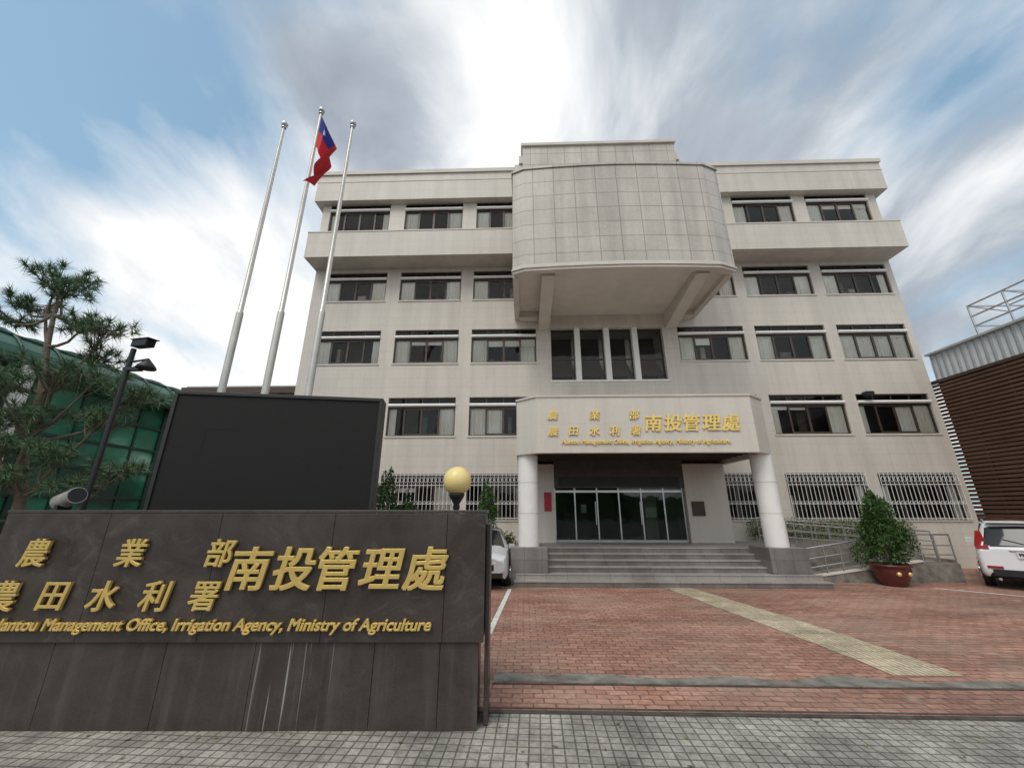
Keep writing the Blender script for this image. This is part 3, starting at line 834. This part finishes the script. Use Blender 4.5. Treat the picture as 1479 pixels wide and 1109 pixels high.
for c,r,ti in clumps:
    c=Vector(c); b0=Vector(trunk[ti])
    mid=(b0+c)/2+Vector((random.uniform(-.1,.1),random.uniform(-.1,.1),-.15+random.uniform(-.08,.08)))
    q1=b0.lerp(mid,.5)+Vector((0,0,-.03)); 
    s.path([b0,q1,mid,c.lerp(mid,.4)+Vector((0,0,-.05)),c],[.028,.024,.02,.015,.011],'bark',7)
    nt=int(23*r/.45)
    for k in range(nt):
        a=random.random()*6.28; rr=r*random.uniform(.2,1.1)
        e_=c+Vector((rr*math.cos(a),rr*math.sin(a)*.9,r*random.uniform(-.18,.34)))
        st_=c.lerp(mid,random.random()*.5)
        m_=st_.lerp(e_,.55)+Vector((0,0,-.03))
        s.path([st_,m_,e_],[.009,.007,.004],'bark',5)
        d=(e_-m_)+Vector((0,0,.07))
        tuft(e_,d); 
        if random.random()<.5: tuft(m_,d,22,.13)
s.obj('trunk_and_limbs',pine); nd.obj('needles',pine)
s=B()
for k in range(10): leafblob(s,(-10.6+k*.42,6.9+.2*math.sin(k*2.0),1.3+.25*math.sin(k*3.1)),(.4,.4,.55),260,.1,'leafdark')
s.obj('shrub')

# CCTV on pole, in front of the pine
cc=root('cctv_camera_pole'); s=B()
cx,cy=-5.50,5.12
s.tube((cx-.18,cy,0),(cx-.18,cy,4.24),.036,.033,'black',12)
s.box(cx-.22,cx+.02,cy-.035,cy+.035,3.90,3.95,'black')
s.obj('post',cc)
s=B(); s.box(-.19,.19,-.06,.06,-.05,.05,'black'); s.box(-.22,.24,-.075,.075,.052,.066,'black'); s.tube((.19,0,0),(.21,0,0),.042,.042,'carglass',16)
o=s.obj('camera_housing',cc,bevel=.006,loc=(cx-.02,cy-.04,4.30),rot=(0,R(6),R(-20)))
s=B(); s.lathe((cx+.13,cy-.04,3.94),[(.015,.12),(.04,.09),(.10,.02),(.12,-.02),(.11,-.03),(.01,-.02)],'black',20); s.tube((cx-.18,cy,4.03),(cx+.13,cy-.04,4.06),.015,.015,'black',8); s.obj('floodlight',cc)

# ================================================================== ACROSS THE STREET (behind the camera, mirrored in the glass)
s=B(); n=90
pts=[]
for i in range(n+1):
    x=-140+280*i/n; h=7+5*mnoise.noise(Vector((x*.05,0,0)))+2.5*mnoise.noise(Vector((x*.23,3,0)))
    pts.append((x,max(4,h)))
for (xa,ha),(xb,hb) in zip(pts[:-1],pts[1:]):
    s.face([(xa,-55,0),(xb,-55,0),(xb,-60,hb),(xa,-60,ha)],'leafdark'); s.face([(xa,-60,ha),(xb,-60,hb),(xb,-80,0),(xa,-80,0)],'leafdark')
s.obj('distant_treeline')

# ================================================================== CARS
def car(name,loc,yaw,stations,paint,Lwb,wr):
    """local: y=0 end nearest, +y away. station: (y, zb, zmid, zbelt, ztop, wb, wmid, wbelt, wtop, flag)"""
    e=root(name,loc,(0,0,yaw))
    s=B(); rings=[]
    for (y,zb,zm,zs,zt,wb,wm,ws,wt,gf) in stations:
        pts=[(0,zb),(wb,zb),(wm,zb+.1),(wm,zm),(ws,zs),(wt,zt-.05),(wt*.82,zt),(0,zt+.02)]
        full=[(x,y,z) for x,z in pts]+[(-x,y,z) for x,z in pts[-2:0:-1]]
        rings.append(full)
    n=len(rings[0])
    for i in range(len(rings)-1):
        for j in range(n):
            jj=(j+1)%n
            g_=stations[i][9]
            m=paint
            if g_=='S' and j in (4,n-5): m='carglass'
            if g_=='W' and j in (5,6,7,8): m='carglass'
            if j in (0,n-1): m='black'
            s.raw([rings[i][j],rings[i+1][j],rings[i+1][jj],rings[i][jj]],[(0,1,2,3)],m,True)
    s.face(rings[0],paint); s.face(rings[-1][::-1],paint)
    o=s.obj('body',e); wmerge(o)
    md=o.modifiers.new('b','BEVEL'); md.width=.035; md.segments=3; md.limit_method='ANGLE'; md.angle_limit=R(25)
    s=B(); hw=stations[len(stations)//2][6]
    for y in Lwb:
        for sx in (-1,1):
            x=sx*(hw-.20)
            s.tube((x,y,wr),(x+sx*.215,y,wr),wr,wr,'rubber',28); s.tube((x+sx*.2,y,wr),(x+sx*.222,y,wr),wr*.66,wr*.6,'steel',28)
            s.tube((x+sx*.1,y,wr),(x+sx*.2035,y,wr),wr*1.13,wr*1.13,'black',28)
            for k in range(5):
                a=k*6.283/5; s.tube((x+sx*.228,y,wr),(x+sx*.228,y+wr*.58*math.cos(a),wr+wr*.58*math.sin(a)),.03,.022,'steel',6)
    s.obj('wheels',e)
    return e,hw
suvst=[
 (0.00,.42,.70,.98,1.02,.72,.84,.82,.70,''),
 (0.06,.30,.75,1.02,1.06,.80,.89,.87,.76,'W'),
 (0.33,.26,.80,1.05,1.58,.84,.91,.89,.62,'C'),
 (0.50,.24,.82,1.05,1.66,.85,.91,.89,.64,'S'),
 (1.15,.24,.82,1.04,1.69,.85,.91,.89,.66,'S'),
 (2.00,.24,.82,1.02,1.69,.85,.91,.89,.66,'S'),
 (2.55,.24,.82,1.00,1.64,.85,.91,.89,.64,'W'),
 (3.35,.24,.80,.98,1.10,.85,.91,.87,.76,''),
 (4.10,.28,.72,.88,.98,.82,.89,.82,.70,''),
 (4.42,.36,.62,.74,.80,.72,.80,.74,.60,'')]
hd=math.atan2(.72,.69)
dirv=Vector((.72,.69,0)).normalized(); rt=Vector((dirv.y,-dirv.x,0))
pos=Vector((12.42,12.05,0))+rt*.91
suv,hw=car('parked_suv',pos,-hd,suvst,'carwhite',(.85,3.45),.34)
s=B()
for sx in (-1,1):
    s.raw([(sx*.86,.02,.98),(sx*.64,-.012,1.0),(sx*.66,.10,1.12),(sx*.70,.26,1.45),(sx*.80,.30,1.45),(sx*.90,.16,1.05)],[(0,1,2,5),(5,2,3,4)],'taillight')
    s.box(min(sx*.5,sx*.78),max(sx*.5,sx*.78),-.03,.02,.52,.58,'taillight')
    s.tube((sx*.62,.1,.26),(sx*.62,-.02,.26),.035,.035,'steel',10)
    s.box(min(sx*.90,sx*1.06),max(sx*.90,sx*1.06),2.55,2.68,1.02,1.18,'carwhite')
s.box(-.70,.70,-.035,.01,.34,.50,'black'); s.box(-.19,.19,-.045,-.02,.80,.95,'plate'); s.box(-.30,.30,-.03,.0,.965,.995,'steel')
s.raw([(-.60,.085,1.10),(.60,.085,1.10),(.52,.31,1.54),(-.52,.31,1.54)],[(0,1,2,3)],'carglass')
s.tube((0.05,.07,1.12),(-.35,.14,1.25),.01,.01,'black',6)
s.box(-.55,.55,.20,.5,1.665,1.70,'carwhite')
for sx in (-1,1): s.tube((sx*.58,.6,1.73),(sx*.58,2.3,1.73),.02,.02,'steel',8)
s.obj('rear_details',suv,bevel=.004)
lt=lettering('plate_text',[('9981·QZ',0,.875,.12,.33,0,.002)],suv,'black',.002); lt.location=(0,-.048,0)

sedst=[
 (0.00,.40,.60,.72,.78,.66,.78,.74,.62,''),
 (0.10,.26,.66,.84,.90,.80,.86,.82,.70,''),
 (0.90,.22,.70,.92,1.02,.82,.88,.84,.74,'W'),
 (1.65,.22,.72,.94,1.42,.82,.88,.84,.56,'S'),
 (2.60,.22,.72,.94,1.45,.82,.88,.84,.58,'S'),
 (3.20,.22,.72,.94,1.38,.82,.88,.84,.56,'W'),
 (3.95,.24,.70,.92,1.04,.82,.88,.82,.70,''),
 (4.40,.34,.60,.82,.92,.70,.80,.74,.62,'')]
# second wheelbase end kept inside the body
sed,hw=car('parked_sedan',(-1.32,11.3,0),0,sedst,'cargrey',(.85,3.45),.31)
s=B()
for sx in (-1,1):
    s.raw([(sx*.50,-.012,.66),(sx*.76,.03,.66),(sx*.86,.30,.80),(sx*.80,.20,.84),(sx*.52,.04,.76)],[(0,1,2,3,4)],'headlight')
    s.box(min(sx*.86,sx*1.02),max(sx*.86,sx*1.02),1.25,1.38,.92,1.04,'cargrey')
s.box(-.5,.5,-.02,.01,.48,.62,'black'); s.box(-.16,.16,-.035,-.021,.5,.64,'plate'); s.box(-.74,.74,-.02,.02,.30,.42,'black')
s.obj('front_details',sed,bevel=.004)

# ================================================================== SKY / LIGHT / CAMERA
w=bpy.data.worlds.new('World'); sc.world=w; w.use_nodes=True
nt=w.node_tree; nt.nodes.clear(); t=NT(nt)
SE,SA=R(55),R(-150)
sky=t.n('ShaderNodeTexSky',sky_type='NISHITA'); sky.sun_disc=False; sky.sun_elevation=SE; sky.sun_rotation=SA; sky.air_density=1.2; sky.dust_density=1.5
tc=t.n('ShaderNodeTexCoord').outputs['Generated']
sx=t.n('ShaderNodeSeparateXYZ'); t.l(tc,sx.inputs[0])
zz=t.math('ADD',t.math('MAXIMUM',sx.outputs[2],0.0),.55)
u=t.math('DIVIDE',sx.outputs[0],zz); v=t.math('DIVIDE',sx.outputs[1],zz)
cmb=t.n('ShaderNodeCombineXYZ'); t.l(u,cmb.inputs[0]); t.l(v,cmb.inputs[1])
mp=t.n('ShaderNodeMapping'); mp.inputs['Rotation'].default_value=(0,0,R(30)); mp.inputs['Scale'].default_value=(1.75,1.15,1); mp.inputs['Location'].default_value=(1.3,6.2,0); t.l(cmb.outputs[0],mp.inputs[0])
n1=t.noise(mp.outputs[0],1.7,10,.52,.25)
n2=t.noise(mp.outputs[0],2.3,10,.52,.4)
def dirdot(az,el,p):
    d=(math.sin(az)*math.cos(el),math.cos(az)*math.cos(el),math.sin(el))
    vd=t.n('ShaderNodeVectorMath',operation='DOT_PRODUCT'); t.l(tc,vd.inputs[0]); vd.inputs[1].default_value=d
    return t.math('POWER',t.math('MAXIMUM',vd.outputs['Value'],0),p)
glow=dirdot(R(-40),R(24),12)
glow2=dirdot(R(-9),R(52),45)
dark=dirdot(R(-28),R(55),60)
dark2=dirdot(R(35),R(48),10)
blue=dirdot(R(-63),R(38),16)
rear_fill=dirdot(R(180),R(40),2)  # unseen sky behind the camera, brightened to add light on the facade
def acc(base,*terms):
    for s_,k in terms: base=t.math('ADD',base,t.math('MULTIPLY',s_,k))
    return base
msk=acc(n1,(glow,.20),(glow2,.2),(dark,.15),(blue,-.20),(dark2,.06),(rear_fill,.1))
msk=t.ramp(msk,(.40,0),(.60,1))
shade=acc(n2,(glow,.26),(glow2,.20),(dark,-.12),(dark2,-.02),(rear_fill,.22))
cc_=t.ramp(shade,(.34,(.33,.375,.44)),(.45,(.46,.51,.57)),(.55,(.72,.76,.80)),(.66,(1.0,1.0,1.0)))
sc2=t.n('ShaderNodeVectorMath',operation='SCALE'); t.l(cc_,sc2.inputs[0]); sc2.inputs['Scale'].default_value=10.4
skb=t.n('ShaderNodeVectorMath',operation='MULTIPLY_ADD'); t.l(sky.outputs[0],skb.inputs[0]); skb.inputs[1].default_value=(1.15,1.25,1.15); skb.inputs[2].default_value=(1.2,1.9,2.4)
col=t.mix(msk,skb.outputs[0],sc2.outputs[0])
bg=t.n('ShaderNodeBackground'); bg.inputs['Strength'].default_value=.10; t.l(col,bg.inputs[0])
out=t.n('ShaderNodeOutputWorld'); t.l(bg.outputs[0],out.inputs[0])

sl=bpy.data.lights.new('sun','SUN'); sl.energy=1.5; sl.angle=R(30); sl.color=(1,.94,.86)
so=bpy.data.objects.new('sun',sl); COL.objects.link(so)
sd=Vector((math.sin(SA)*math.cos(SE),math.cos(SA)*math.cos(SE),math.sin(SE)))
so.rotation_euler=sd.to_track_quat('Z','Y').to_euler(); so.location=sd*50

cam=bpy.data.cameras.new('camera'); cam.sensor_width=36; cam.lens=565/1479*36; cam.clip_end=3000; cam.clip_start=.05
cob=bpy.data.objects.new('camera',cam); COL.objects.link(cob); cob.location=(0,0,2); cob.rotation_euler=(R(90+17.85),0,R(1.7))
sc.camera=cob
